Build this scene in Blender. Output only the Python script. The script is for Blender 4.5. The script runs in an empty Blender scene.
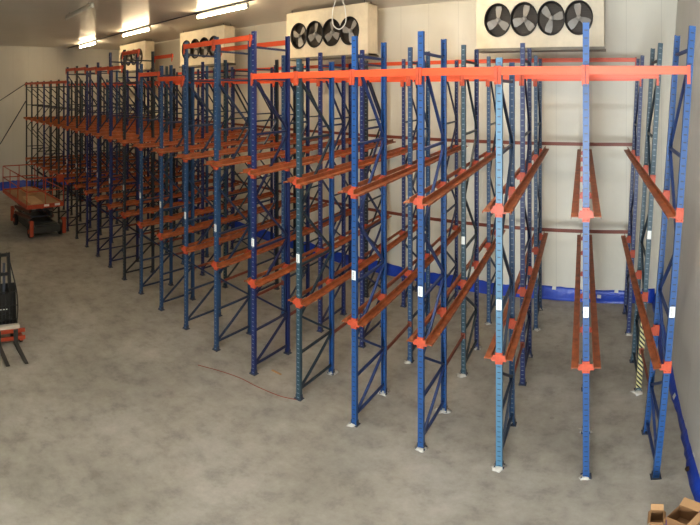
import bpy, math, random
from mathutils import Vector, Matrix
random.seed(7)
C = bpy.context.scene.collection
sc = bpy.context.scene
PI = math.pi
S = 6.8                       # metres from the camera to the front line of racks
H = 0.869 * S                 # eye height
SL = 0.0975                   # lanes run slightly askew of the back wall

# ------------------------------------------------------------------ mesh builder
class MB:
    def __init__(self): self.v = []; self.f = []; self.sm = []
    def add(self, vs, fs, smooth=False):
        n = len(self.v); self.v += [tuple(p) for p in vs]
        self.f += [tuple(i + n for i in q) for q in fs]; self.sm += [smooth] * len(fs)
        return self
    def box(self, c, s, m=None, ch=0.0):
        x, y, z = s[0]/2, s[1]/2, s[2]/2
        vs = [Vector((a*x, b*y, d*z)) for a in (-1, 1) for b in (-1, 1) for d in (-1, 1)]
        if m: vs = [m @ p for p in vs]
        vs = [p + Vector(c) for p in vs]
        return self.add(vs, [(0,1,3,2),(4,6,7,5),(0,4,5,1),(2,3,7,6),(0,2,6,4),(1,5,7,3)])
    def prism(self, p, q, prof, up=(0, 0, 1), caps=True):
        p = Vector(p); q = Vector(q); d = (q - p).normalized(); up = Vector(up)
        if abs(d.dot(up)) > .98: up = Vector((0, 1, 0))
        r = d.cross(up).normalized(); u = r.cross(d).normalized()
        n = len(prof)
        vs = [p + r*a + u*b for a, b in prof] + [q + r*a + u*b for a, b in prof]
        fs = [(i, (i+1) % n, n+(i+1) % n, n+i) for i in range(n)]
        if caps: fs += [tuple(range(n-1, -1, -1)), tuple(range(n, 2*n))]
        return self.add(vs, fs)
    def tube(self, pts, r, n=8, closed=False):
        pts = [Vector(p) for p in pts]; vs = []; fs = []; m = len(pts)
        for i, p in enumerate(pts):
            a = pts[(i-1) % m] if closed or i > 0 else p
            b = pts[(i+1) % m] if closed or i < m-1 else p
            d = (b - a).normalized()
            up = Vector((0, 0, 1)) if abs(d.z) < .9 else Vector((1, 0, 0))
            x = d.cross(up).normalized(); y = x.cross(d)
            for k in range(n):
                t = 2*PI*k/n; vs.append(p + x*(r*math.cos(t)) + y*(r*math.sin(t)))
        for i in range(m if closed else m-1):
            for k in range(n):
                a = i*n; b = ((i+1) % m)*n
                fs.append((a+k, a+(k+1) % n, b+(k+1) % n, b+k))
        if not closed:
            fs += [tuple(range(n-1, -1, -1)), tuple(range((m-1)*n, m*n))]
        return self.add(vs, fs, True)
    def lathe(self, c, prof, axis='Z', n=24, closed=False):
        vs = []; fs = []; m = len(prof)
        for r, h in prof:
            for k in range(n):
                t = 2*PI*k/n; a, b = r*math.cos(t), r*math.sin(t)
                p = {'Z': (a, b, h), 'Y': (a, h, b), 'X': (h, a, b)}[axis]
                vs.append(Vector(p) + Vector(c))
        for i in range(m if closed else m-1):
            j = (i+1) % m
            for k in range(n): fs.append((i*n+k, i*n+(k+1) % n, j*n+(k+1) % n, j*n+k))
        if not closed:
            if prof[0][0] > 1e-6: fs.append(tuple(range(n)))
            if prof[-1][0] > 1e-6: fs.append(tuple(range((m-1)*n, m*n)))
        return self.add(vs, fs, True)
    def mesh(self, name):
        me = bpy.data.meshes.new(name); me.from_pydata(self.v, [], self.f)
        for p, s in zip(me.polygons, self.sm): p.use_smooth = s
        me.validate(); me.update()
        import bmesh
        b = bmesh.new(); b.from_mesh(me); bmesh.ops.recalc_face_normals(b, faces=b.faces); b.to_mesh(me); b.free()
        return me

def link_mesh(name, me, mat, parent=None, loc=(0, 0, 0), rot=(0, 0, 0)):
    o = bpy.data.objects.new(name, me); C.objects.link(o)
    if len(me.materials) == 0: me.materials.append(mat)
    o.material_slots[0].link = 'OBJECT'; o.material_slots[0].material = mat
    o.location = loc; o.rotation_euler = rot
    if parent: o.parent = parent
    return o
def obj(name, mb, mat, parent=None, loc=(0, 0, 0), rot=(0, 0, 0), bevel=0):
    o = link_mesh(name, mb.mesh(name), mat, parent, loc, rot)
    if bevel:
        m = o.modifiers.new('bevel', 'BEVEL'); m.width = bevel; m.segments = 2; m.limit_method = 'ANGLE'
    return o
def tag(o, label, cat, group=None):
    o['label'] = label; o['category'] = cat
    if group: o['group'] = group
    return o
def thing(name, label, cat, loc=(0, 0, 0), rot=(0, 0, 0), group=None):
    o = bpy.data.objects.new(name, None); C.objects.link(o)
    o.empty_display_size = .2
    o.location = loc; o.rotation_euler = rot
    return tag(o, label, cat, group)
def struct(name, mb, mat):
    o = obj(name, mb, mat); o['kind'] = 'structure'; return o

# ------------------------------------------------------------------ materials
def srgb(r, g, b):
    f = lambda c: (c/255/12.92) if c/255 <= .04045 else ((c/255+.055)/1.055)**2.4
    return (f(r), f(g), f(b), 1)
class NT:
    def __init__(self, name):
        self.m = bpy.data.materials.new(name); self.m.use_nodes = True
        self.t = self.m.node_tree; self.b = self.t.nodes['Principled BSDF']
    def n(self, kind, **kw):
        x = self.t.nodes.new(kind)
        for k, v in kw.items(): setattr(x, k, v)
        return x
    def l(self, a, b): self.t.links.new(a, b)
    def math(self, op, a, b=None, c=None):
        x = self.n('ShaderNodeMath', operation=op)
        for i, q in enumerate((a, b, c)):
            if q is None: continue
            if isinstance(q, (int, float)): x.inputs[i].default_value = q
            else: self.l(q, x.inputs[i])
        return x.outputs[0]
    def noise(self, scale, detail=4, vec=None, rough=.55):
        x = self.n('ShaderNodeTexNoise'); x.inputs['Scale'].default_value = scale
        x.inputs['Detail'].default_value = detail; x.inputs['Roughness'].default_value = rough
        if vec is not None: self.l(vec, x.inputs['Vector'])
        return x.outputs['Fac']
    def ramp(self, fac, stops):
        x = self.n('ShaderNodeValToRGB'); e = x.color_ramp.elements
        while len(e) < len(stops): e.new(.5)
        for q, (p, c) in zip(e, stops): q.position = p; q.color = c
        self.l(fac, x.inputs[0]); return x.outputs[0]
    def mix(self, fac, a, b, mode='MIX'):
        x = self.n('ShaderNodeMix', data_type='RGBA', blend_type=mode)
        for i, q in ((0, fac), (6, a), (7, b)):
            if isinstance(q, (int, float, tuple)): x.inputs[i].default_value = q
            else: self.l(q, x.inputs[i])
        return x.outputs[2]
    def base(self, c):
        if isinstance(c, tuple): self.b.inputs['Base Color'].default_value = c
        else: self.l(c, self.b.inputs['Base Color'])
    def coord(self, kind='Object'):
        return self.n('ShaderNodeTexCoord').outputs[kind]
    def bump(self, h, strength=.2, dist=.01):
        x = self.n('ShaderNodeBump'); x.inputs['Strength'].default_value = strength; x.inputs['Distance'].default_value = dist
        self.l(h, x.inputs['Height']); self.l(x.outputs[0], self.b.inputs['Normal'])
    def done(self, rough=.5, metal=0, spec=.5):
        self.b.inputs['Roughness'].default_value = rough; self.b.inputs['Metallic'].default_value = metal
        self.b.inputs['Specular IOR Level'].default_value = spec
        return self.m
def scale_col(c, k): return (c[0]*k, c[1]*k, c[2]*k, 1)
def paint(name, c, rough=.45, var=.3, scale=3.0, spec=.5):
    t = NT(name); co = t.coord()
    t.base(t.mix(t.noise(scale, 5, co), scale_col(c, 1-var), scale_col(c, 1+var*.6)))
    return t.done(rough, 0, spec)
def post_paint(name, c, tick):
    t = NT(name); co = t.coord(); sep = t.n('ShaderNodeSeparateXYZ'); t.l(co, sep.inputs[0])
    body = t.mix(t.noise(2.2, 6, co), scale_col(c, .72), scale_col(c, 1.2))
    fr = t.math('FRACT', t.math('MULTIPLY', sep.outputs[2], 10.0))
    a = t.math('COMPARE', fr, .5, .08)
    b = t.math('LESS_THAN', t.math('ABSOLUTE', sep.outputs[0]), .026)
    t.base(t.mix(t.math('MULTIPLY', a, b), body, tick))
    return t.done(.42)

DK = srgb(22, 30, 52); LT = srgb(122, 132, 142)
POST = {
 'blue': post_paint('blue_post_paint', srgb(25, 73, 131), DK),
 'light blue': post_paint('light_blue_post_paint', srgb(70, 116, 146), srgb(36, 54, 72)),
 'steel blue': post_paint('steel_blue_post_paint', srgb(38, 70, 106), LT),
 'teal grey': post_paint('teal_grey_post_paint', srgb(42, 68, 80), LT),
 'navy blue': post_paint('navy_post_paint', srgb(26, 40, 92), LT),
 'dark grey': post_paint('dark_grey_post_paint', srgb(34, 42, 50), LT),
}
BRACE = {
 'blue': paint('blue_brace_paint', srgb(24, 52, 106)), 'light blue': paint('slate_brace_paint', srgb(32, 52, 78)),
 'steel blue': paint('steel_brace_paint', srgb(30, 50, 78)), 'teal grey': paint('teal_brace_paint', srgb(30, 48, 60)),
 'navy blue': paint('navy_brace_paint', srgb(20, 32, 72)), 'dark grey': paint('dark_brace_paint', srgb(28, 34, 42)),
}
M_or = paint('orange_beam_paint', srgb(222, 84, 44), .42, .12)
M_br = paint('orange_bracket_paint', srgb(200, 80, 48), .45, .4, 16)
def rail_mat():
    t = NT('worn_orange_rail'); co = t.coord()
    t.base(t.ramp(t.noise(5, 6, co), [(.3, srgb(118, 64, 34)), (.55, srgb(164, 86, 44)), (.8, srgb(196, 108, 60))]))
    return t.done(.5)
M_rail = rail_mat()
M_tie = paint('red_brown_tie', srgb(124, 58, 38), .5, .2)
M_foot = paint('grimy_steel', srgb(60, 66, 80), .6)
M_white = paint('white_sticker', srgb(232, 232, 226), .5, .05)
M_dark = paint('dark_rubber', srgb(26, 25, 24), .6)
M_grout = paint('white_grout', srgb(205, 200, 190), .9, .25, 14)
M_lampbody = paint('lamp_body', srgb(200, 198, 190), .5, .05)
M_deadtube = paint('unlit_tube', srgb(214, 210, 200), .3, .03)
def emit(name, c, s):
    t = NT(name); t.base((.8, .8, .8, 1)); t.b.inputs['Emission Color'].default_value = c
    t.b.inputs['Emission Strength'].default_value = s; return t.done(.4)
M_tubefill = emit('fill_lamp_tube', (.92, .97, 1, 1), 42)  # only for the two added fill lamps above the view
M_tube = emit('lit_tube', (1, .77, .46, 1), 50)
def wall_mat(name, c, axis, rib=True):
    t = NT(name); co = t.coord(); sep = t.n('ShaderNodeSeparateXYZ'); t.l(co, sep.inputs[0])
    u = sep.outputs[axis]
    fr = t.math('FRACT', t.math('DIVIDE', u, 1.15)); seam = t.math('LESS_THAN', fr, .010)
    grime = t.ramp(t.noise(.55, 6, co), [(.35, scale_col(c, .93)), (.7, c)])
    t.base(t.mix(seam, grime, scale_col(c, .72)))
    wv = t.math('SINE', t.math('MULTIPLY', u, 2*PI/.1)); t.bump(wv, .12, .004)
    return t.done(.5, 0, .35)
M_wall = wall_mat('cream_panel_wall', srgb(226, 220, 205), 0)
M_wallside = wall_mat('grey_panel_wall', srgb(216, 213, 205), 1)
M_ceil = wall_mat('ceiling_panel', srgb(222, 216, 205), 0)
M_ceil.node_tree.nodes['Principled BSDF'].inputs['Roughness'].default_value = .32
def floor_mat():
    t = NT('stained_concrete'); co = t.coord()
    a = t.ramp(t.noise(.42, 8, co, .62), [(.3, srgb(160, 155, 145)), (.5, srgb(181, 176, 165)), (.72, srgb(199, 194, 184))])
    b = t.ramp(t.noise(2.3, 9, co, .7), [(.30, srgb(172, 170, 167)), (.48, srgb(222, 220, 217)), (.75, srgb(255, 255, 255))])
    c = t.mix(.75, a, b, 'MULTIPLY')
    stain = t.ramp(t.noise(.9, 7, co, .75), [(.56, (0, 0, 0, 1)), (.72, (1, 1, 1, 1))])
    c = t.mix(t.math('MULTIPLY', stain, .25), c, srgb(96, 92, 84))
    v = t.n('ShaderNodeTexVoronoi'); v.inputs['Scale'].default_value = 1.1; t.l(co, v.inputs['Vector'])
    spot = t.math('LESS_THAN', v.outputs['Distance'], .05)
    c = t.mix(t.math('MULTIPLY', spot, .25), c, srgb(90, 86, 80))
    t.base(c)
    t.bump(t.noise(30, 4, co), .08, .004)
    return t.done(.55, 0, .3)
M_floor = floor_mat()
def sheet_mat():
    t = NT('blue_plastic_sheet'); co = t.coord()
    t.base(t.mix(t.noise(2, 4, co), srgb(18, 50, 160), srgb(36, 82, 205))); t.bump(t.noise(7, 5, co), .5, .03)
    return t.done(.32)
M_sheet = sheet_mat()
M_cart = paint('cardboard', srgb(178, 136, 92), .8, .12, 6)
M_cartin = paint('cardboard_inside', srgb(140, 102, 66), .85, .12, 6)

# ------------------------------------------------------------------ setting
XR, XL, YB, YF = .193*S, -4.52*S, 2.115*S, -10.5
ZC = H + 2.53
LEAN = .084                                   # the right wall leans outward
def slab(quad, nrm, th):
    a = [Vector(p) for p in quad]; n = Vector(nrm).normalized()*th
    m = MB(); m.add(a + [p+n for p in a], [(0,1,2,3),(7,6,5,4),(0,4,5,1),(1,5,6,2),(2,6,7,3),(3,7,4,0)]); return m
XRb = .145*S
def lx(y): return XL - SL*(y)                 # left wall is parallel to the lanes
struct('floor', slab([(lx(YF)-1, YF-1, 0), (XR+3, YF-1, 0), (XR+3, YB+.5, 0), (lx(YB)-1, YB+.5, 0)], (0, 0, -1), .2), M_floor)
struct('ceiling', slab([(lx(YF)-1, YF-1, ZC), (XR+3, YF-1, ZC), (XR+3, YB+.5, ZC), (lx(YB)-1, YB+.5, ZC)], (0, 0, 1), .2), M_ceil)
struct('wall_back', slab([(lx(YB)-.5, YB, 0), (XR+2, YB, 0), (XR+2, YB, ZC), (lx(YB)-.5, YB, ZC)], (0, 1, 0), .2), M_wall)
struct('wall_right', slab([(XR, YF, 0), (XRb, YB, 0), (XRb+LEAN*ZC, YB, ZC), (XR+LEAN*ZC, YF, ZC)], (1, 0, 0), .2), M_wallside)
struct('wall_left', slab([(lx(YF), YF, 0), (lx(YB), YB, 0), (lx(YB), YB, ZC), (lx(YF), YF, ZC)], (-1, 0, 0), .2), M_wallside)
# front wall behind the camera with the loading-door opening the daylight comes through
DX0, DX1, DZ = -1.9, 1.1, 5.0
fw = MB()
for a, b, z0, z1 in ((lx(YF)-.5, DX0, 0, ZC), (DX1, XR+2, 0, ZC), (DX0, DX1, DZ, ZC)):
    fw.box(((a+b)/2, YF-.1, (z0+z1)/2), (b-a, .2, z1-z0))
struct('wall_front', fw, M_wall)
vb = MB(); vb.box((DX0-.1, YF+1.5, 3.0), (.16, 3.0, 6.0)); struct('wall_added_baffle', vb, M_wallside)  # added unseen partition that keeps door light off the left floor

# ------------------------------------------------------------------ rack rows
ROWX = [.067, -.0910, -.2950, -.5005, -.7055, -.914, -1.122, -1.335, -1.545, -1.754, -1.957, -2.155, -2.349,
        -2.543, -2.731, -2.916, -3.10, -3.29, -3.48, -3.67, -3.86, -4.05, -4.24]
ROWY = [1.0]*14 + [.996, .988, .978, .966, .955, .945, .935, .925, .915]
N = len(ROWX)
ORD = ['first', 'second', 'third', 'fourth', 'fifth', 'sixth', 'seventh', 'eighth', 'ninth', 'tenth', 'eleventh', 'twelfth',
       'thirteenth', 'fourteenth', 'fifteenth', 'sixteenth', 'seventeenth', 'eighteenth', 'nineteenth', 'twentieth',
       'twenty-first', 'twenty-second', 'twenty-third']
OFF = [0, .3996*S, .799*S]
FD = .1838*S                                  # frame depth
Z2, Z1 = .312*S, .638*S                       # the two pallet levels
def slope(i): return .0725 if i == 0 else SL
LEANS = [math.radians(4.95), math.radians(3.9), math.radians(3.4)]
def foot(i, off): return Vector((ROWX[i]*S - slope(i)*off, ROWY[i]*S + off, 0))
def lean(i, off):
    if i: return 0.0
    t = off/OFF[2]; return LEANS[0] + (LEANS[2]-LEANS[0])*min(t, 1.2)
def at(i, off, z): return foot(i, off) + Vector((math.tan(lean(i, off))*z, 0, z))
HT = [6.74, 6.75, 6.32, 6.72, 6.72, 6.42, 7.0, 7.0, 7.0, 6.5, 6.6, 7.08, 7.08, 6.82, 6.8, 6.8, 6.8, 6.32, 6.3, 6.3, 6.3, 6.3, 6.3]
FCOL = ['blue', 'blue', 'light blue', 'blue', 'blue', 'teal grey', 'navy blue', 'steel blue', 'steel blue', 'steel blue', 'steel blue',
        'dark grey', 'navy blue', 'navy blue', 'navy blue', 'dark grey', 'navy blue', 'dark grey', 'dark grey', 'navy blue', 'dark grey', 'dark grey', 'dark grey']  # far-left rows: dark paints, greyed further to carry the warm light
RCOL = {2: 'steel blue', 5: 'blue', 9: 'steel blue', 11: 'dark grey'}
COL2 = {0: 'teal grey', 1: 'blue', 2: 'navy blue', 3: 'teal grey', 4: 'steel blue'}
COL3 = {0: 'navy blue', 1: 'blue', 2: 'steel blue', 3: 'steel blue', 4: 'navy blue'}

_cache = {}
def post_mesh(h, rear):
    k = ('post', h, rear)
    if k not in _cache:
        w, d, t, lip = .050, .038, .006, .02
        pr = [(-w, -d), (w, -d), (w, d), (w-lip, d), (w-lip, d-t), (w-t, d-t), (w-t, -d+t), (-w+t, -d+t), (-w+t, d-t), (-w+lip, d-t), (-w+lip, d), (-w, d)]
        sg = -1 if rear else 1
        m = MB(); n = len(pr)
        vs = [(a, sg*b, .012) for a, b in pr] + [(a, sg*b, h) for a, b in pr]
        fs = [(i, (i+1) % n, n+(i+1) % n, n+i) for i in range(n)]
        for q in ((0, 1, 6, 7), (1, 2, 5, 6), (2, 3, 4, 5), (0, 7, 8, 11), (8, 9, 10, 11)):
            fs += [q, tuple(i+n for i in q)]
        m.add(vs, fs); _cache[k] = m.mesh('post')
    return _cache[k]
def foot_mesh():
    if 'foot' not in _cache:
        m = MB(); m.box((0, 0, .006), (.17, .15, .012))
        m.box((-.06, 0, .06), (.006, .08, .1)); m.box((.06, 0, .06), (.006, .08, .1))
        for x in (-.072, .072): m.lathe((x, -.055, .012), [(.012, 0), (.012, .014), (.006, .02), (.006, .035)], n=6)
        _cache['foot'] = m.mesh('foot_plate')
    return _cache['foot']
CH = [(-.02, -.024), (.02, -.024), (.02, -.019), (-.015, -.019), (-.015, .019), (.02, .019), (.02, .024), (-.02, .024)]
def bar_mesh(z0, y0, z1, y1, x=0):
    k = ('bar', round(z0, 3), round(y0, 3), round(z1, 3), round(y1, 3), x)
    if k not in _cache:
        m = MB(); m.prism((x, y0, z0), (x, y1, z1), CH, (1, 0, 0)); _cache[k] = m.mesh('brace')
    return _cache[k]
def bracket_mesh(left, right):
    k = ('brk', left, right)
    if k not in _cache:
        m = MB()
        m.box((0, -.046, .0), (.104, .010, .19)); m.box((-.055, -.02, 0), (.008, .07, .19)); m.box((.055, -.02, 0), (.008, .07, .19))
        for s, on in ((-1, left), (1, right)):
            if not on: continue
            m.box((s*.085, -.048, -.005), (.07, .022, .075)); m.box((s*.118, -.03, .0), (.012, .07, .055))
            m.box((s*.16, -.02, -.012), (.10, .05, .012)); m.box((s*.075, -.055, .045), (.045, .008, .03))
        for z in (-.07, .07):
            for x in (-.03, .03): m.lathe((x, -.055, z), [(.010, 0), (.010, -.010)], 'Y', 6)
        _cache[k] = m.mesh('rail_bracket')
    return _cache[k]
def label_mesh():
    if 'lab' not in _cache:
        m = MB(); m.box((0, -.0425, 0), (.085, .003, .16)); _cache['lab'] = m.mesh('label_sticker')
    return _cache['lab']
def label_mat():
    t = NT('printed_sticker'); sep = t.n('ShaderNodeSeparateXYZ'); t.l(t.coord(), sep.inputs[0])
    bars = t.math('GREATER_THAN', t.math('FRACT', t.math('ADD', t.math('MULTIPLY', sep.outputs[2], 47.0), t.math('MULTIPLY', t.math('FRACT', t.math('MULTIPLY', sep.outputs[2], 13.3)), 1.7))), .55)
    ins = t.math('LESS_THAN', t.math('ABSOLUTE', t.math('ADD', sep.outputs[0], .012)), .018)
    zin = t.math('LESS_THAN', t.math('ABSOLUTE', sep.outputs[2]), .06)
    t.base(t.mix(t.math('MULTIPLY', t.math('MULTIPLY', bars, ins), zin), srgb(236, 236, 230), srgb(120, 120, 120)))
    return t.done(.5)
M_label = label_mat()
def stripe_mat():
    t = NT('black_yellow_stripes'); sep = t.n('ShaderNodeSeparateXYZ'); t.l(t.coord(), sep.inputs[0])
    q = t.math('FRACT', t.math('MULTIPLY', t.math('ADD', sep.outputs[2], sep.outputs[0]), 10.0))
    t.base(t.mix(t.math('GREATER_THAN', q, .5), srgb(20, 20, 18), srgb(196, 186, 130))); return t.done(.5)
M_stripe = stripe_mat()
def blob_mesh(seed, r):
    rnd = random.Random(seed); m = MB(); n = 14
    ring = [r*(.65+.6*rnd.random()) for _ in range(n)]
    vs = [(0, 0, .03)]
    for k in range(n): vs.append((ring[k]*.5*math.cos(2*PI*k/n), ring[k]*.5*math.sin(2*PI*k/n), .026))
    for k in range(n): vs.append((ring[k]*math.cos(2*PI*k/n), ring[k]*math.sin(2*PI*k/n), .001))
    fs = [(0, 1+k, 1+(k+1) % n) for k in range(n)] + [(1+k, 1+n+k, 1+n+(k+1) % n, 1+(k+1) % n) for k in range(n)] + [tuple(range(2*n, n, -1))]
    m.add(vs, fs, True); return m

PLACE = ['at the front of', 'in the middle of', 'at the back of']
GR = 'upright frames of the racking'
GROUT = {(2, 0, 0): .13, (2, 0, 1): .05, (3, 0, 1): .16, (4, 0, 1): .15, (5, 0, 1): .13, (3, 0, 0): .12, (4, 0, 0): .12, (1, 0, 1): .13,
         (1, 0, 0): .1, (0, 1, 0): .15, (0, 2, 0): .12, (2, 1, 1): .13, (2, 2, 1): .13, (3, 1, 0): .13, (3, 1, 1): .14, (2, 2, 0): .1, (4, 1, 0): .12, (3, 2, 0): .1}
def row_words(i):
    return 'the rack row along the right wall' if i == 0 else ('the rack row farthest to the left' if i == N-1 else 'the %s rack row from the right wall' % ORD[i])
for i in range(N):
    for f in range(3):
        h = HT[i] if f == 0 else (6.74 if i < 11 else 6.7 if i < 17 else 6.35)
        if f == 2 and i < 11: h = 6.68
        fc = FCOL[i] if f == 0 else (COL2 if f == 1 else COL3).get(i, random.choice(['navy blue', 'teal grey', 'steel blue', 'dark grey', 'navy blue']))
        rc = RCOL.get(i, fc) if f == 0 else random.choice([fc, fc, 'dark grey', 'navy blue'])
        p = foot(i, OFF[f])
        if f and ROWY[i] < 1: p.y += (1-ROWY[i])*S*.6
        rt = thing('upright_frame', '%s upright frame %s %s' % (fc, PLACE[f], row_words(i)), 'rack frame', p, (0, lean(i, OFF[f]), math.atan(slope(i))), GR)
        L = FD/math.cos(math.atan(slope(i)))
        for y, rear, col in ((0, False, fc), (L, True, rc)):
            ps = link_mesh('post', post_mesh(h, rear), POST[col], rt, (0, y, 0))
            if col != fc: ps['label'] = '%s rear post' % col
            link_mesh('foot_plate', foot_mesh(), M_foot, ps)
            zs = [(Z2, 'a'), (Z1, 'b')]
            for z, _ in zs:
                link_mesh('rail_bracket', bracket_mesh(i < N-1, i > 0), M_br, rt, (0, y if not rear else y+.0, z-.03))['label'] = 'orange rail bracket'
            g = GROUT.get((i, f, 1 if rear else 0))
            if g: obj('grout_patch', blob_mesh(i*7+f*3+rear, g), M_grout, rt, (random.uniform(-.04, .04), y+(-.03 if not rear else .03), 0))['label'] = 'white grout around the foot'
        a, b = .045, L-.045
        top = h-.30
        rungs = [.22, 1.03, 2.8, 5.05, top] + ([6.1] if h >= 7 else [])
        for z in rungs: link_mesh('horizontal_brace', bar_mesh(z, a, z, b), BRACE[fc], rt)
        dg = [(.26, a, 1.0, b), (1.06, b, 1.8, a), (1.84, a, 2.76, b), (2.84, b, 3.83, a), (3.87, a, 5.0, b), (5.1, b, top-.08 if h < 7 else 6.05, a)]
        for z0, y0, z1, y1 in dg: link_mesh('diagonal_brace', bar_mesh(z0, y0, z1, y1, .012), BRACE[fc], rt)
        if f == 0 and i <= 16:
            link_mesh('label_sticker', label_mesh(), M_label, rt, (0, 0, 2.95))['label'] = 'white printed sticker on the post'
        if (i, f) == (0, 1) or (i, f) == (2, 1):
            pass
        if i == 0 and f == 0:
            pass
        if (i, f) == (3, 1) or (i, f) == (0, 1):
            link_mesh('label_sticker', label_mesh(), M_white, rt, (0, 0, 3.0 if i else 3.3))['label'] = 'white sticker on the post'
        if i == 0 and f == 1:
            m = MB(); m.box((0, -.048, .85), (.112, .010, 1.5)); m.box((-.057, -.01, .85), (.008, .08, 1.5)); m.box((.057, -.01, .85), (.008, .08, 1.5))
            obj('post_guard', m, M_stripe, rt)['label'] = 'black and yellow striped guard on the post'

# ---- pallet rails: one each side of every row, two levels
def rail_mesh(L, s):
    k = ('rail', round(L, 2), s)
    if k not in _cache:
        m = MB()
        pr = [(.108*s, 0), (.228*s, 0), (.228*s, -.03), (.221*s, -.03), (.221*s, -.008), (.117*s, -.008), (.117*s, .062), (.128*s, .062), (.128*s, .07), (.108*s, .07)]
        n = len(pr)
        vs = [(a, 0, b) for a, b in pr] + [(a, L, b) for a, b in pr]
        fs = [(q, (q+1) % n, n+(q+1) % n, n+q) for q in range(n)]
        for q in ((0, 1, 4, 5), (1, 2, 3, 4), (0, 5, 6, 9), (6, 7, 8, 9)): fs += [q, tuple(x+n for x in q)]
        m.add(vs, fs); _cache[k] = m.mesh('pallet_rail')
    return _cache[k]
for i in range(N):
    for z, end, lev in ((Z2, 1.02*S, 'lower'), (Z1, 1.075*S, 'upper')):
        p = at(i, -.25 if z > 3 else -.10, z); q = at(i, end, z)
        if ROWY[i] < 1: q.y += (1-ROWY[i])*S*.6; q.y = min(q.y, YB-.12)
        d = q-p
        for s in (-1, 1):
            if (i == 0 and s > 0) or (i == N-1 and s < 0): continue
            o = link_mesh('pallet_rail', rail_mesh(d.length, s), M_rail, None, p + Vector((0, 0, -.005)), (0, 0, math.atan2(-d.x, d.y)))
            if i == 0: lab = 'long orange-brown %s pallet rail along the right wall' % lev
            else: lab = 'long orange-brown %s pallet rail on the %s side of %s' % (lev, 'left' if s < 0 else 'right', ('the %s row from the right' % ORD[i]) if i < N-1 else 'the leftmost row')
            tag(o, lab, 'rack rail', 'pallet rails in the racking')

# ---- beams across the lanes
def beam(p, q, name, lab, mat, ht=.105, th=.05, conn=True, group='top beams across the racking'):
    p = Vector(p); q = Vector(q); d = q-p; L = d.length
    rt = thing(name, lab, 'rack beam', p, (0, -math.asin(d.z/L), math.atan2(d.y, d.x)), group)
    m = MB()
    h, t = ht/2, th/2
    pr = [(-t, -h), (t, -h), (t, h-.03), (t-.012, h-.03), (t-.012, h), (-t, h)]
    m.prism((.004, 0, 0), (L-.004, 0, 0), pr, (0, 0, 1)); obj('beam_bar', m, mat, rt)
    if conn:
        for x in (.03, L-.03):
            c = MB(); c.box((x, -t-.006, -.055), (.052, .01, .24)); c.box((x + (.0 if x < 1 else 0), -t+.01, -.09), (.046, .03, .10))
            for z in (-.15, -.09, .03): c.lathe((x, -t-.010, z), [(.009, 0), (.009, -.008)], 'Y', 6)
            obj('end_connector', c, M_br, rt)
    return rt
def lanes(j):
    if j == 0: return 'the lane by the right wall'
    if j == N-2: return 'the leftmost lane'
    return 'the %s lane from the right' % ORD[j]
FZ = [6.145]*6 + [6.88, 6.88, 6.16, 6.3, 6.96, 6.56, 6.58, 6.62, 6.66, 6.68] + [6.2]*6
for j in range(N-1):
    f0 = Vector((0, -.075, 0))
    beam(at(j+1, 0, FZ[j])+f0, at(j, 0, FZ[j])+f0, 'top_beam', 'orange top beam over the front of %s' % lanes(j), M_or)
    ysh = [max(0, (1-ROWY[k])*S*.6) for k in (j+1, j)]
    def pt(k, off, z, dy): 
        v = at(k, off, z); v.y += dy + (1-ROWY[k])*S*.6; return v
    beam(pt(j+1, OFF[1], 6.145, -.075), pt(j, OFF[1], 6.145, -.075), 'top_beam', 'orange top beam over the middle of %s' % lanes(j), M_or)
    beam(pt(j+1, OFF[2]+FD, 6.64 if j < 16 else 6.2, .075), pt(j, OFF[2]+FD, 6.64 if j < 16 else 6.2, .075), 'top_beam', 'orange top beam over the back end of %s' % lanes(j), M_or)
    beam(pt(j+1, OFF[2], 6.145, -.075), pt(j, OFF[2], 6.145, -.075), 'top_beam', 'orange top beam behind the middle beam of %s' % lanes(j), M_or)
    for z, lev in ((2.25, 'lower'), (4.52, 'upper')):
        beam(pt(j+1, OFF[2]+FD, z, .1), pt(j, OFF[2]+FD, z, .1), 'back_stop_beam', 'red-brown %s stop beam across the back end of %s' % (lev, lanes(j)), M_tie, .085, .05, False, 'stop beams along the back wall')
for j in (5, 6, 7, 10):
    z = 6.88 if j > 5 else 6.7
    if j > 5: beam(at(j+1, FD, z)+Vector((0, .075, 0)), at(j, FD, z)+Vector((0, .075, 0)), 'top_beam', 'orange high top beam on the second posts of %s' % lanes(j), M_or)
# ---- low red tie bars between the first two frames of each row
for i in range(N):
    a = at(i, FD+.05, .95); b = at(i, OFF[1]-.05, .95)
    if ROWY[i] < 1: b.y += (1-ROWY[i])*S*.6
    m = MB(); d = b-a; L = d.length
    m.prism((0, 0, 0), (0, L, 0), [(-.02, -.03), (.02, -.03), (.02, .03), (-.02, .03)], (0, 0, 1))
    m.box((0, -.005, 0), (.10, .012, .13)); m.box((0, L+.005, 0), (.10, .012, .13))
    o = obj('tie_bar', m, M_tie, None, a, (0, 0, math.atan2(-d.x, d.y)))
    tag(o, 'low red-brown tie bar in %s' % row_words(i), 'tie bar', 'low tie bars in the racking')

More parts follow.
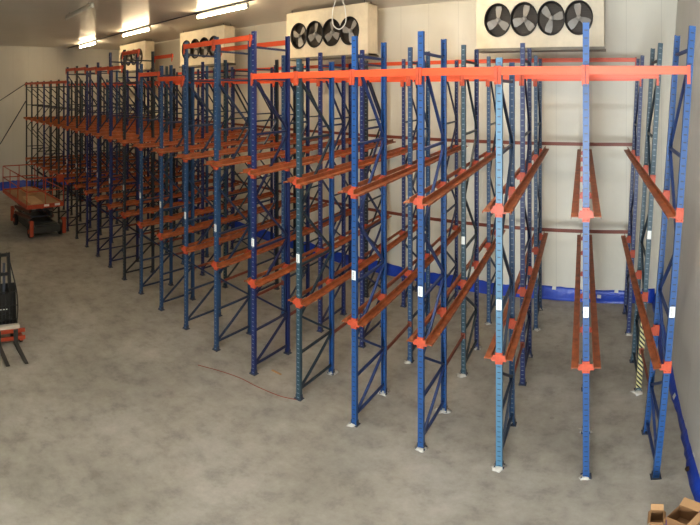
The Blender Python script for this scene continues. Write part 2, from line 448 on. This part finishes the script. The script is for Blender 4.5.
# ------------------------------------------------------------------ ceiling evaporators
def steel_mat(name, c):
    t = NT(name); co = t.coord()
    t.base(t.ramp(t.noise(1.3, 7, co, .7), [(.3, scale_col(c, .80)), (.6, c)])); return t.done(.45, 0, .4)
M_case = steel_mat('off_white_casing', srgb(226, 212, 186))
M_fan = paint('black_fan_guard', srgb(34, 30, 28), .5, .2)
M_coil = paint('coil_fins', srgb(82, 72, 62), .6, .25)
M_blade = paint('grey_fan_blade', srgb(150, 145, 138), .45, .15)
def evaporator(x0, x1, lab, seed):
    y0, dep, z0, z1 = 12.55, .62, H+.98, H+2.43
    w = x1-x0
    rt = thing('evaporator_unit', lab, 'cooling unit', ((x0+x1)/2, y0, z0), (0, 0, 0), 'ceiling cooling units')
    cz = .69; R = .40; fx = [-w/2+.62+.80*k + (.05) for k in range(4)]
    m = MB(); hh = z1-z0
    # casing with four round openings in the front panel
    m.box((0, dep/2+.03, hh-.015), (w, dep-.06, .03)); m.box((-w/2+.015, dep/2, hh/2), (.03, dep, hh)); m.box((w/2-.015, dep/2, hh/2), (.03, dep, hh))
    m.box((0, dep-.015, hh/2), (w-.06, .03, hh)); m.box((0, dep/2+.03, .015), (w, dep-.06, .03))
    xs = [-w/2+.03] + [fx[0]-.4] + [fx[k]+.4 for k in range(4)] + [w/2-.03]
    m.box(((xs[0]+xs[1])/2, .015, hh/2), (xs[1]-xs[0], .03, hh)); m.box(((xs[5]+xs[6])/2, .015, hh/2), (xs[6]-xs[5], .03, hh))
    n = 32; r = .385
    for c in fx:
        # front panel cell: square outside, circle inside
        ring = [(c+r*math.cos(2*PI*k/n), 0, cz+r*math.sin(2*PI*k/n)) for k in range(n)]
        sq = []
        for k in range(n):
            t = 2*PI*k/n; u, v = math.cos(t), math.sin(t)
            q = max(abs(u), abs(v)); sq.append((c+.4*u/q, 0, (hh if v/q > .999 else 0 if v/q < -.999 else cz + v/q*(hh-cz if v > 0 else cz))))
        m.add(ring+sq, [(k, (k+1) % n, n+(k+1) % n, n+k) for k in range(n)])
    obj('casing', m, M_case, rt)
    c = MB(); c.box((0, dep*.62, hh/2), (w-.1, .03, hh-.1)); obj('cooling_coil', c, M_coil, rt)
    d = MB(); d.box((0, dep/2, -.05), (w+.06, dep+.1, .03)); d.box((0, -.03, -.03), (w+.06, .02, .07)); d.box((0, dep+.03, -.03), (w+.06, .02, .07))
    obj('drip_tray', d, paint('drip_tray_steel', srgb(120, 112, 98), .5), rt)
    for sx in (-w/2+.2, w/2-.2):
        for sy in (.1, dep-.1): hg = MB(); hg.tube([(sx, sy, hh-.02), (sx, sy, ZC-z0)], .012, 6); obj('hanger_rod', hg, M_foot, rt)
    rnd = random.Random(seed)
    for k, cx in enumerate(fx):
        g = MB(); g.lathe((cx, 0, cz), [(.375, .06), (.385, -.055), (.40, -.075), (.415, -.05), (.405, .0), (.395, .06)], 'Y', 32, closed=True)
        fr = obj('fan_ring', g, M_fan, rt)
        gl = MB()
        for q in range(-6, 7):
            zz = q*.058; hw = math.sqrt(max(.01, .37**2-zz*zz)); gl.box((cx, .17, cz+zz), (2*hw, .006, .018))
        obj('fin_grille', gl, M_coil, fr)
        b = MB(); a0 = rnd.uniform(0, 2*PI)
        b.lathe((cx, .0, cz), [(.0, -.05), (.05, -.045), (.065, -.02), (.065, .08), (0, .08)], 'Y', 14)
        for q in range(3):
            a = a0 + 2*PI*q/3; ru = Vector((math.cos(a), 0, math.sin(a))); tu = Vector((-math.sin(a), 0, math.cos(a)))
            o = Vector((cx, .02, cz)); pts = []
            for rr, hw, tw in ((.05, .05, .03), (.16, .085, .035), (.27, .105, .03), (.345, .085, .025)):
                pts += [o+ru*rr+tu*hw+Vector((0, tw, 0)), o+ru*rr-tu*hw-Vector((0, tw, 0))]
            vs = pts + [p+Vector((0, .008, 0)) for p in pts]; fs = []
            for s in range(3):
                a_, b_, c_, d_ = 2*s, 2*s+1, 2*s+3, 2*s+2
                fs += [(a_, b_, c_, d_), (a_+8, d_+8, c_+8, b_+8), (a_, d_, d_+8, a_+8), (b_, b_+8, c_+8, c_)]
            fs += [(0, 8, 9, 1), (6, 7, 15, 14)]
            b.add(vs, fs)
        obj('fan_blades', b, M_blade, fr)
    return rt
evaporator(-4.42, -.63, 'off-white cooling unit with four black fans, nearest the right wall', 3)
evaporator(-12.14, -8.32, 'off-white four-fan cooling unit with a white cable looped in front', 11)
evaporator(-20.0, -16.15, 'off-white four-fan cooling unit behind the raised orange beams', 5)
evaporator(-27.85, -24.0, 'off-white four-fan cooling unit farthest left by the far corner', 8)

# ------------------------------------------------------------------ lamps
def lamp(x0, y, lit, lab, k):
    L = 3.05
    rt = thing('batten_lamp', lab, 'lamp', (x0+L/2, y, ZC-.12), (0, 0, 0), 'ceiling batten lamps')
    m = MB(); pr = [(-.07, .0), (-.04, .05), (.04, .05), (.07, .0), (.06, .0), (.035, .035), (-.035, .035), (-.06, .0)]
    m.prism((-L/2, 0, 0), (L/2, 0, 0), [(-.05, .0), (.05, .0), (.035, .055), (-.035, .055)], (0, 0, 1))
    for s in (-1, 1): m.box((s*(L/2-.4), 0, .087), (.03, .03, .066))
    obj('lamp_body', m, M_lampbody, rt)
    t = MB()
    t.lathe((0, 0, -.05), [(.0, -L/2+.03), (.052, -L/2+.03)] + [(.052, -L/2+.03+(L-.06)*q/8) for q in range(1, 8)] + [(.052, L/2-.03), (0, L/2-.03)], 'X', 10)
    obj('lamp_tube', t, {1: M_tube, 0: M_deadtube, 2: M_tubefill}[int(lit)], rt)
    for s in (-1, 1):
        e = MB(); e.box((s*(L/2-.012), 0, -.04), (.024, .11, .13)); obj('end_cap', e, M_lampbody, rt)
LY = 10.0
for k, (x, lab) in enumerate(((-14.6, 'lit ceiling batten lamp, the nearest and brightest one over the racks'), (-21.7, 'lit ceiling batten lamp, second from the nearest lit one'),
                              (-28.8, 'lit ceiling batten lamp farthest off in the left corner'))):
    lamp(x, LY, True, lab, k)
lamp(-7.5, LY, True, 'lit batten lamp above the fifth lane, just over the top edge of view', 3)
lamp(-17.3, 5.4, False, 'unlit grey ceiling batten lamp in front of the lit row', 5)
lamp(-6.9, 5.4, 2, 'added cool-white fill lamp in front of the fifth row, above the view', 6)  # added unseen lamp, brightens floor and rack fronts from overhead
lamp(-2.3, 5.4, 2, 'added cool-white fill lamp in front of the second row, above the view', 7)  # second added lamp, fills the right floor with cool light
m = MB(); m.tube([(lx(LY)+.1, LY, ZC-.03), (XR+.5, LY, ZC-.03)], .022, 8)
tag(obj('conduit_pipe', m, M_foot), 'thin dark conduit pipe along the ceiling linking the lit lamps', 'pipe')

def curve_pts(ctrl, n=10):
    P = [Vector(p) for p in ctrl]; P = [P[0]*2-P[1]] + P + [P[-1]*2-P[-2]]; out = []
    for i in range(1, len(P)-2):
        for k in range(n):
            t = k/n; a, b, c, d = P[i-1], P[i], P[i+1], P[i+2]
            out.append(.5*((2*b)+(c-a)*t+(2*a-5*b+4*c-d)*t*t+(3*b-a-3*c+d)*t**3))
    out.append(P[-2]); return out
m = MB(); m.tube(curve_pts([(-9.35, 12.1, ZC-.01), (-9.45, 12.05, 8.1), (-9.38, 12.0, 7.72), (-9.1, 12.0, 7.58), (-8.85, 12.0, 7.75), (-8.9, 12.05, 8.1), (-9.05, 12.1, ZC-.01)]), .018, 6)
tag(obj('loose_cable', m, M_white), 'white loose cable looping down from the ceiling before the fans', 'cable')

# ------------------------------------------------------------------ blue plastic sheeting along the wall bases
def sheeting(a, b, nrm, lab, seed, nseg, tapes, h=.33, out=.16, leanx=0):
    rnd = random.Random(seed); a = Vector(a); b = Vector(b); n = Vector(nrm).normalized()
    rt = thing('plastic_sheeting', lab, 'plastic sheet', a, group='blue sheeting along the walls')
    d = b-a; L = d.length; m = MB(); vs = []; fs = []; row = 6
    for k in range(nseg+1):
        t = k/nseg; hh = h*(1+.10*math.sin(t*L*1.9+seed)+.06*rnd.uniform(-1, 1)); o = out*(1+.25*math.sin(t*L*1.3+seed*2)+.1*rnd.uniform(-1, 1))
        for s in range(row):
            u = s/(row-1)
            off = .012+o*(1-u)**1.8+.012*rnd.uniform(0, 1)
            vs.append(d*t + n*off + Vector((leanx*hh*u, 0, .004+hh*u)))
    for k in range(nseg):
        for s in range(row-1):
            p = k*row+s; fs.append((p, p+1, p+row+1, p+row))
    m.add(vs, fs, True); o = obj('sheet', m, M_sheet, rt)
    sd = o.modifiers.new('thick', 'SOLIDIFY'); sd.thickness = .006; sd.offset = 1
    up = Vector((0, 0, 1))
    for t, u in tapes:
        ot = out*(1+.25*math.sin(t*L*1.3+seed*2)); hz = h*(1+.10*math.sin(t*L*1.9+seed))
        p = d*t + n*(.045+ot*1.1*(1-u)**1.8) + Vector((leanx*hz*u, 0, hz*u+.01))
        q = MB(); e = d.normalized(); sl = (up*h - n*out*1.2).normalized()
        c = [p+e*x*.13+sl*z*.09 for x, z in ((-.5, -.5), (.5, -.6), (.55, .5), (-.4, .6))]
        nn = e.cross(sl); nn = nn if nn.dot(n) > 0 else -nn
        q.add(c+[x+nn*.006 for x in c], [(0,1,2,3),(7,6,5,4),(0,4,5,1),(1,5,6,2),(2,6,7,3),(3,7,4,0)])
        obj('tape_patch', q, M_white, rt)
sheeting((lx(YB)+.1, YB-.0, 0), (XRb-.05, YB-.0, 0), (0, -1, 0), 'blue plastic sheet taped along the base of the back wall', 2, 160,
         [(.962, .97), (.985, .97), (.945, .5), (.93, .95), (.90, .9), (.86, .9), (.80, .95)])
sheeting((XR, 3.0, 0), (XRb, YB-.1, 0), (-1, 0, 0), 'blue plastic sheet with white tape patches along the right wall base', 5, 70,
         [(.30, .9), (.36, .55), (.392, .9), (.435, .6), (.48, .8), (.54, .25), (.575, .9)], .40, .19, LEAN)
sheeting((lx(0), 0, 0), (lx(YB), YB-.1, 0), (1, 0, 0), 'blue plastic sheet along the left wall behind the scissor lift', 9, 70, [], .45, .5)

# ------------------------------------------------------------------ scissor lift
M_lift = paint('orange_lift_paint', srgb(172, 66, 36), .5, .2)
M_sc = paint('scissor_arm_paint', srgb(62, 62, 58), .5, .3)
M_sc2 = paint('dark_red_arm', srgb(96, 52, 40), .5, .3)
M_ply = paint('plywood_deck', srgb(160, 126, 88), .7, .25, 2)
def scissor_lift():
    c = Vector((-21.9, 4.93, 0)); ang = math.radians(8)
    rt = thing('scissor_lift', 'orange scissor lift with railed platform standing in the far left corner', 'lift', c, (0, 0, ang))
    # local x towards the camera, y to the right
    m = MB(); m.box((.25, .26, .34), (2.7, 1.36, .28)); m.box((.25, .26, .50), (2.4, 1.2, .06)); obj('chassis', m, M_sc, rt, bevel=.02)
    for sx in (-1, 1):
        for sy in (-1, 1):
            w = MB(); w.lathe((.25+sx*1.08, .26+sy*.78, .26), [(.0, -.09), (.14, -.09), (.24, -.08), (.26, -.05), (.26, .05), (.24, .08), (.14, .09), (0, .09)], 'Y', 20)
            wh = obj('wheel', w, M_dark, rt)
            hb = MB(); hb.lathe((.25+sx*1.08, .26+sy*.78, .26), [(.0, -.1), (.09, -.1), (.1, -.06), (.1, .06), (.09, .1), (0, .1)], 'Y', 12); obj('wheel_hub', hb, M_lift, wh)
            b = MB(); b.box((.25+sx*1.44, .26+sy*.84, .46), (.12, .17, .66)); b.box((.25+sx*1.34, .26+sy*.84, .70), (.2, .16, .10)); obj('corner_bumper', b, M_lift, rt, bevel=.02)
    for s in (-1, 1):
        for lv in range(3):
            z0 = .52+lv*.27; z1 = z0+.25
            for a, b_, off in ((-1.1, 1.1, 0), (1.1, -1.1, .06)):
                q = MB(); y = .16+s*(.60-off)
                q.prism((a, y, z0), (b_, y, z1), [(-.03, -.07), (.03, -.07), (.03, .07), (-.03, .07)], (0, 0, 1))
                for xx, zz in ((a, z0), (b_, z1), (0, (z0+z1)/2)): q.lathe((xx, y, zz), [(.04, -.04), (.04, .04)], 'Y', 8)
                obj('scissor_arm', q, M_sc if off else M_sc2, rt)
    for lv in range(4):
        for sx in (-1.1, 1.1): q = MB(); q.tube([(sx, -.44, .52+lv*.27), (sx, .76, .52+lv*.27)], .025, 8); obj('cross_rod', q, M_foot, rt)
    k = MB(); k.tube([(-.6, 0, .6), (.5, 0, 1.2)], .05, 10); k.tube([(.3, 0, 1.1), (.7, 0, 1.3)], .03, 10); obj('lift_cylinder', k, M_foot, rt)
    x0, x1, hw, zp = -1.75, 1.98, .92, 1.43
    p = MB(); p.box(((x0+x1)/2, 0, zp-.02), (x1-x0-.06, 2*hw-.06, .04)); obj('deck', p, M_ply, rt)
    e = MB()
    for y in (-hw, hw): e.box(((x0+x1)/2, y, zp-.02), (x1-x0, .05, .16))
    for x in (x0, x1): e.box((x, 0, zp-.02), (.05, 2*hw-.05, .16))
    obj('deck_edge', e, M_lift, rt)
    g = MB(); zt, zm = zp+1.08, zp+.58
    for z in (zt, zm): g.tube([(x0, -hw, z), (x1, -hw, z), (x1, hw, z), (x0, hw, z)], .024, 8, True)
    for y in (-hw, hw):
        for t in (0, .33, .66, 1): g.tube([(x0+(x1-x0)*t, y, zp), (x0+(x1-x0)*t, y, zt)], .024, 8)
    for x in (x0, x1): g.tube([(x, 0, zp), (x, 0, zt)], .024, 8)
    obj('guard_rail', g, M_lift, rt)
    cb = MB(); cb.box((x1-.02, hw-.16, zt-.06), (.2, .28, .3)); cb.tube([(x1-.02, hw-.16, zt+.09), (x1-.02, hw-.16, zt+.2)], .02, 8); obj('control_box', cb, M_lift, rt, bevel=.015)
    for y in (.05, .60):
        w = MB(); w.box((x1+.028, y, zp+.0), (.006, .26, .09)); obj('warning_plate', w, M_white, rt)
    return rt, c, ang
rt, c, ang = scissor_lift()
Rz = Matrix.Rotation(ang, 4, 'Z')
def onlift(x, y, z): return c + (Rz @ Vector((x, y, z)))
b = MB(); b.box((0, 0, .10), (.9, .45, .2)); b.box((0, 0, .203), (.9, .07, .006))
tag(obj('cardboard_carton', b, M_cart, None, onlift(-.7, .2, 1.43), (0, 0, ang+.1)), 'closed brown carton lying on the scissor lift deck', 'box')
b = MB(); b.box((0, 0, .02), (1.5, .6, .04)); b.box((.1, .05, .05), (1.2, .5, .02))
tag(obj('board_stack', b, paint('pale_board', srgb(196, 164, 122), .7, .15), None, onlift(.9, -.25, 1.43), (0, 0, ang-.05)), 'pale boards lying flat on the near end of the lift deck', 'boards')

# ------------------------------------------------------------------ pallet stacker at the left edge
def stacker():
    c = Vector((-11.55, 1.93, 0))
    rt = thing('pallet_stacker', 'black and orange pallet stacker with forks lowered, at the left edge', 'forklift', c, (0, 0, math.radians(4)))
    M_mast = paint('black_mast_paint', srgb(22, 21, 20), .45, .2)
    M_cov = paint('white_leg_cover', srgb(206, 198, 182), .6, .15)
    for s in (-1, 1):
        m = MB(); pr = [(-.05, -.04), (.05, -.04), (.05, -.028), (-.038, -.028), (-.038, .028), (.05, .028), (.05, .04), (-.05, .04)]
        m.prism((-.1, s*.20, .08), (-.24, s*.12, 2.2), pr, (0, 1, 0)); obj('mast_channel', m, M_mast, rt)
    for z in (.5, 1.1, 1.7, 2.16): m = MB(); m.box((-.09-.045*z, 0, z), (.05, .40-.09*z, .07)); obj('mast_crossbar', m, M_mast, rt)
    m = MB(); m.tube([(-.19, 0, .2), (-.22, 0, 1.95)], .04, 10); obj('lift_cylinder', m, M_foot, rt)
    m = MB(); m.add([(-.2, -.36, .3), (-.2, .36, .3), (-1.05, .40, .25), (-1.05, -.40, .25), (-.24, -.34, 1.45), (-.24, .34, 1.45), (-.95, .34, 1.05), (-.95, -.34, 1.05)],
          [(0,1,2,3),(7,6,5,4),(0,4,5,1),(1,5,6,2),(2,6,7,3),(3,7,4,0)])
    obj('motor_cover', m, M_mast, rt, bevel=.04)
    m = MB()
    pts = curve_pts([(-.03, .31, .45), (.0, .33, .9), (-.06, .30, 1.35), (-.2, .14, 2.05)], 6); m.tube(pts, .018, 8)
    m.tube([(p[0], -p[1], p[2]) for p in pts], .018, 8)
    for z in (.6, .95, 1.3): m.tube([(-.02, -.32, z), (-.02, .32, z)], .012, 6)
    for y in (-.2, -.1, 0, .1, .2): m.tube([(-.02, y, .5), (-.05, y, 1.35)], .009, 6)
    obj('load_guard', m, M_mast, rt)
    m = MB(); m.box((-.055, -.06, 1.0), (.02, .42, .5)); m.box((-.05, -.05, .66), (.03, .5, .12)); obj('mesh_screen', m, M_dark, rt)
    for y, w in ((-.16, .03), (-.11, .05), (-.04, .04), (.03, .05)): m = MB(); m.box((-.042, y, .86), (.004, w, .025)); obj('white_marking', m, M_white, rt)
    m = MB()
    m.box((.02, 0, .42), (.14, .74, .12)); m.box((.0, 0, .30), (.05, .70, .1)); obj('leg_cover', m, M_cov, rt, bevel=.03)
    for x, z in ((.10, .34), (.13, .16)): m = MB(); m.box((x, .0, z), (.05, 1.0, .10)); obj('carriage_bar', m, M_lift, rt, bevel=.01)
    for s in (-1, 1):
        f = MB(); y = s*.23
        f.box((.165, y, .22), (.05, .11, .36))
        f.add([(.14, y-.055, .03), (.14, y+.055, .03), (1.2, y+.045, .03), (1.2, y-.045, .03), (.14, y-.055, .075), (.14, y+.055, .075), (1.2, y+.045, .045), (1.2, y-.045, .045)],
              [(0,1,2,3),(7,6,5,4),(0,4,5,1),(1,5,6,2),(2,6,7,3),(3,7,4,0)])
        obj('fork', f, M_sc, rt)
        o = MB(); o.box((-.45, s*.40, .14), (1.2, .10, .12)); lg = obj('straddle_leg', o, M_lift, rt, bevel=.015)
        w = MB(); w.lathe((.05, s*.40, .075), [(0, -.04), (.06, -.04), (.075, -.03), (.075, .03), (.06, .04), (0, .04)], 'Y', 14); obj('leg_wheel', w, M_dark, lg)
    w = MB(); w.lathe((-.9, 0, .11), [(0, -.05), (.1, -.05), (.11, -.03), (.11, .03), (.1, .05), (0, .05)], 'Y', 16); obj('drive_wheel', w, M_dark, rt)
    t = MB(); t.tube([(-1.0, 0, .9), (-1.35, 0, 1.15)], .03, 8); t.tube(curve_pts([(-1.3, -.14, 1.1), (-1.4, -.12, 1.2), (-1.4, .12, 1.2), (-1.3, .14, 1.1)], 5), .018, 8); obj('tiller', t, M_mast, rt)
stacker()

# ------------------------------------------------------------------ cartons and small things on the floor, near right
def carton(loc, rz, w, d, h, flaps, lab, tilt=0):
    rt = thing('open_carton', lab, 'box', loc, (0, tilt, rz), 'open cartons on the floor')
    t = .006; m = MB()
    m.box((0, 0, t/2), (w, d, t))
    for s in (-1, 1): m.box((s*(w/2-t/2), 0, h/2), (t, d, h)); m.box((0, s*(d/2-t/2), h/2), (w-2*t, t, h))
    obj('carton_body', m, M_cartin, rt)
    for side, ln, ang_ in flaps:
        f = MB()
        if side in 'xX':
            s = 1 if side == 'X' else -1; e = Vector((s*math.cos(ang_), 0, math.sin(ang_)))*ln; p = Vector((s*w/2, 0, h)); q = Vector((0, d/2, 0))
        else:
            s = 1 if side == 'Y' else -1; e = Vector((0, s*math.cos(ang_), math.sin(ang_)))*ln; p = Vector((0, s*d/2, h)); q = Vector((w/2, 0, 0))
        nn = e.cross(q).normalized()*.005
        c4 = [p-q, p+q, p+q*.98+e, p-q*.98+e]
        f.add(c4+[x+nn for x in c4], [(0,1,2,3),(7,6,5,4),(0,4,5,1),(1,5,6,2),(2,6,7,3),(3,7,4,0)]); obj('carton_flap', f, M_cart, rt)
carton((.73, 5.62, 0), math.radians(50), .31, .30, .26, [('X', .13, .55), ('Y', .10, -1.25), ('y', .12, -1.2)], 'open brown carton with a raised flap on the floor, bottom right corner')
carton((.395, 5.66, 0), math.radians(-6), .17, .26, .22, [('x', .05, -.9), ('Y', .10, 1.25), ('X', .05, -1.0)], 'narrow brown carton on the floor, left of the open-flapped carton')
m = MB(); m.tube(curve_pts([(.535, 5.40, .02), (.525, 5.55, .03), (.515, 5.72, .10), (.535, 5.80, .03)], 6), .018, 8)
tag(obj('purple_strap', m, paint('purple_strap_plastic', srgb(84, 60, 150), .4, .2)), 'purple strap lying on the floor between the two cartons', 'strap')
D = .869*S/math.tan((470-89.1)/542.85); th = (688.5-626.05)/441.4
m = MB(); m.lathe((0, 0, 0), [(.0, 0), (.055, 0), (.062, .012), (.058, .035), (.045, .045), (.02, .042), (.0, .042)], n=7)
tag(obj('rubber_puck', m, paint('dark_brown_plastic', srgb(62, 42, 28), .5, .3, 12), None, (D*math.sin(th), D*math.cos(th), .002), (0, 0, .3)), 'small dark brown puck lying on the floor by the right wall', 'puck')

def fl(x, y, z=.006):
    d = (H-z)/math.tan((y-89.1)/542.85); t = (x-626.05)/441.4; return (d*math.sin(t), d*math.cos(t), z)
m = MB(); m.tube(curve_pts([fl(198, 365), fl(220, 371), fl(240, 378), fl(258, 387), fl(280, 396), fl(296, 399.5)], 8), .008, 6)
tag(obj('red_string', m, paint('red_string_fibre', srgb(150, 70, 50), .8, .2)), 'thin red string lying curved across the concrete floor', 'string')
m = MB(); a = Vector(fl(272, 370, .012)); b_ = Vector(fl(281, 374.5, .012)); m.prism(a, b_, [(-.02, -.01), (.02, -.01), (.02, .01), (-.02, .01)])
tag(obj('wood_stick', m, M_cart), 'short pale wood stick on the floor beside the red string', 'stick')
# stay cable and its shadow line, last row to the left wall
m = MB(); m.tube([(-28.75, 6.15, 6.2), (lx(4.7)+.02, 4.7, 5.2)], .022, 6)
tag(obj('stay_cable', m, M_foot), 'thin dark stay from the top of the leftmost rack to the wall', 'cable')
m = MB(); m.tube([(-28.75, 6.15, 5.25), (lx(4.8)+.02, 4.8, 2.7)], .035, 6)  # bar modelled in place of the stay's cast shadow
tag(obj('stay_shadow_bar', m, M_foot), 'dark bar for the shadow of the stay, leftmost rack to the wall', 'shadow bar')

# ------------------------------------------------------------------ camera: a swept panorama
cam = bpy.data.cameras.new('camera'); co = bpy.data.objects.new('camera', cam); C.objects.link(co)
cam.type = 'PANO'
cam.panorama_type = 'EQUIRECTANGULAR'
FX, FY, X0, Y0 = 441.4, 542.85, 626.05, 89.1
cam.longitude_min = (0-X0)/FX; cam.longitude_max = (700-X0)/FX
cam.latitude_max = Y0/FY; cam.latitude_min = (Y0-525)/FY
cam.clip_start = .05; cam.clip_end = 200
co.location = (0, 0, H); co.rotation_euler = (PI/2, 0, 0)
sc.camera = co

# ------------------------------------------------------------------ light
w = bpy.data.worlds.new('world'); sc.world = w; w.use_nodes = True
w.node_tree.nodes['Background'].inputs[0].default_value = (.75, .88, 1, 1); w.node_tree.nodes['Background'].inputs[1].default_value = .6
def area(name, loc, rot, sx, sy, power, col):
    l = bpy.data.lights.new(name, 'AREA'); l.shape = 'RECTANGLE'; l.size = sx; l.size_y = sy; l.energy = power; l.color = col
    o = bpy.data.objects.new(name, l); C.objects.link(o); o.location = loc; o.rotation_euler = rot; return o
area('door_daylight', ((DX0+DX1)/2, YF-.3, DZ/2), (PI/2, 0, 0), DX1-DX0-.1, DZ-.1, 1700, (.90, .97, 1))
sc.view_settings.view_transform = 'Standard'; sc.view_settings.look = 'None'; sc.view_settings.gamma = 1; sc.view_settings.use_curve_mapping = False
sc.view_settings.exposure = .90
sc.cycles.max_bounces = 8; sc.cycles.diffuse_bounces = 5
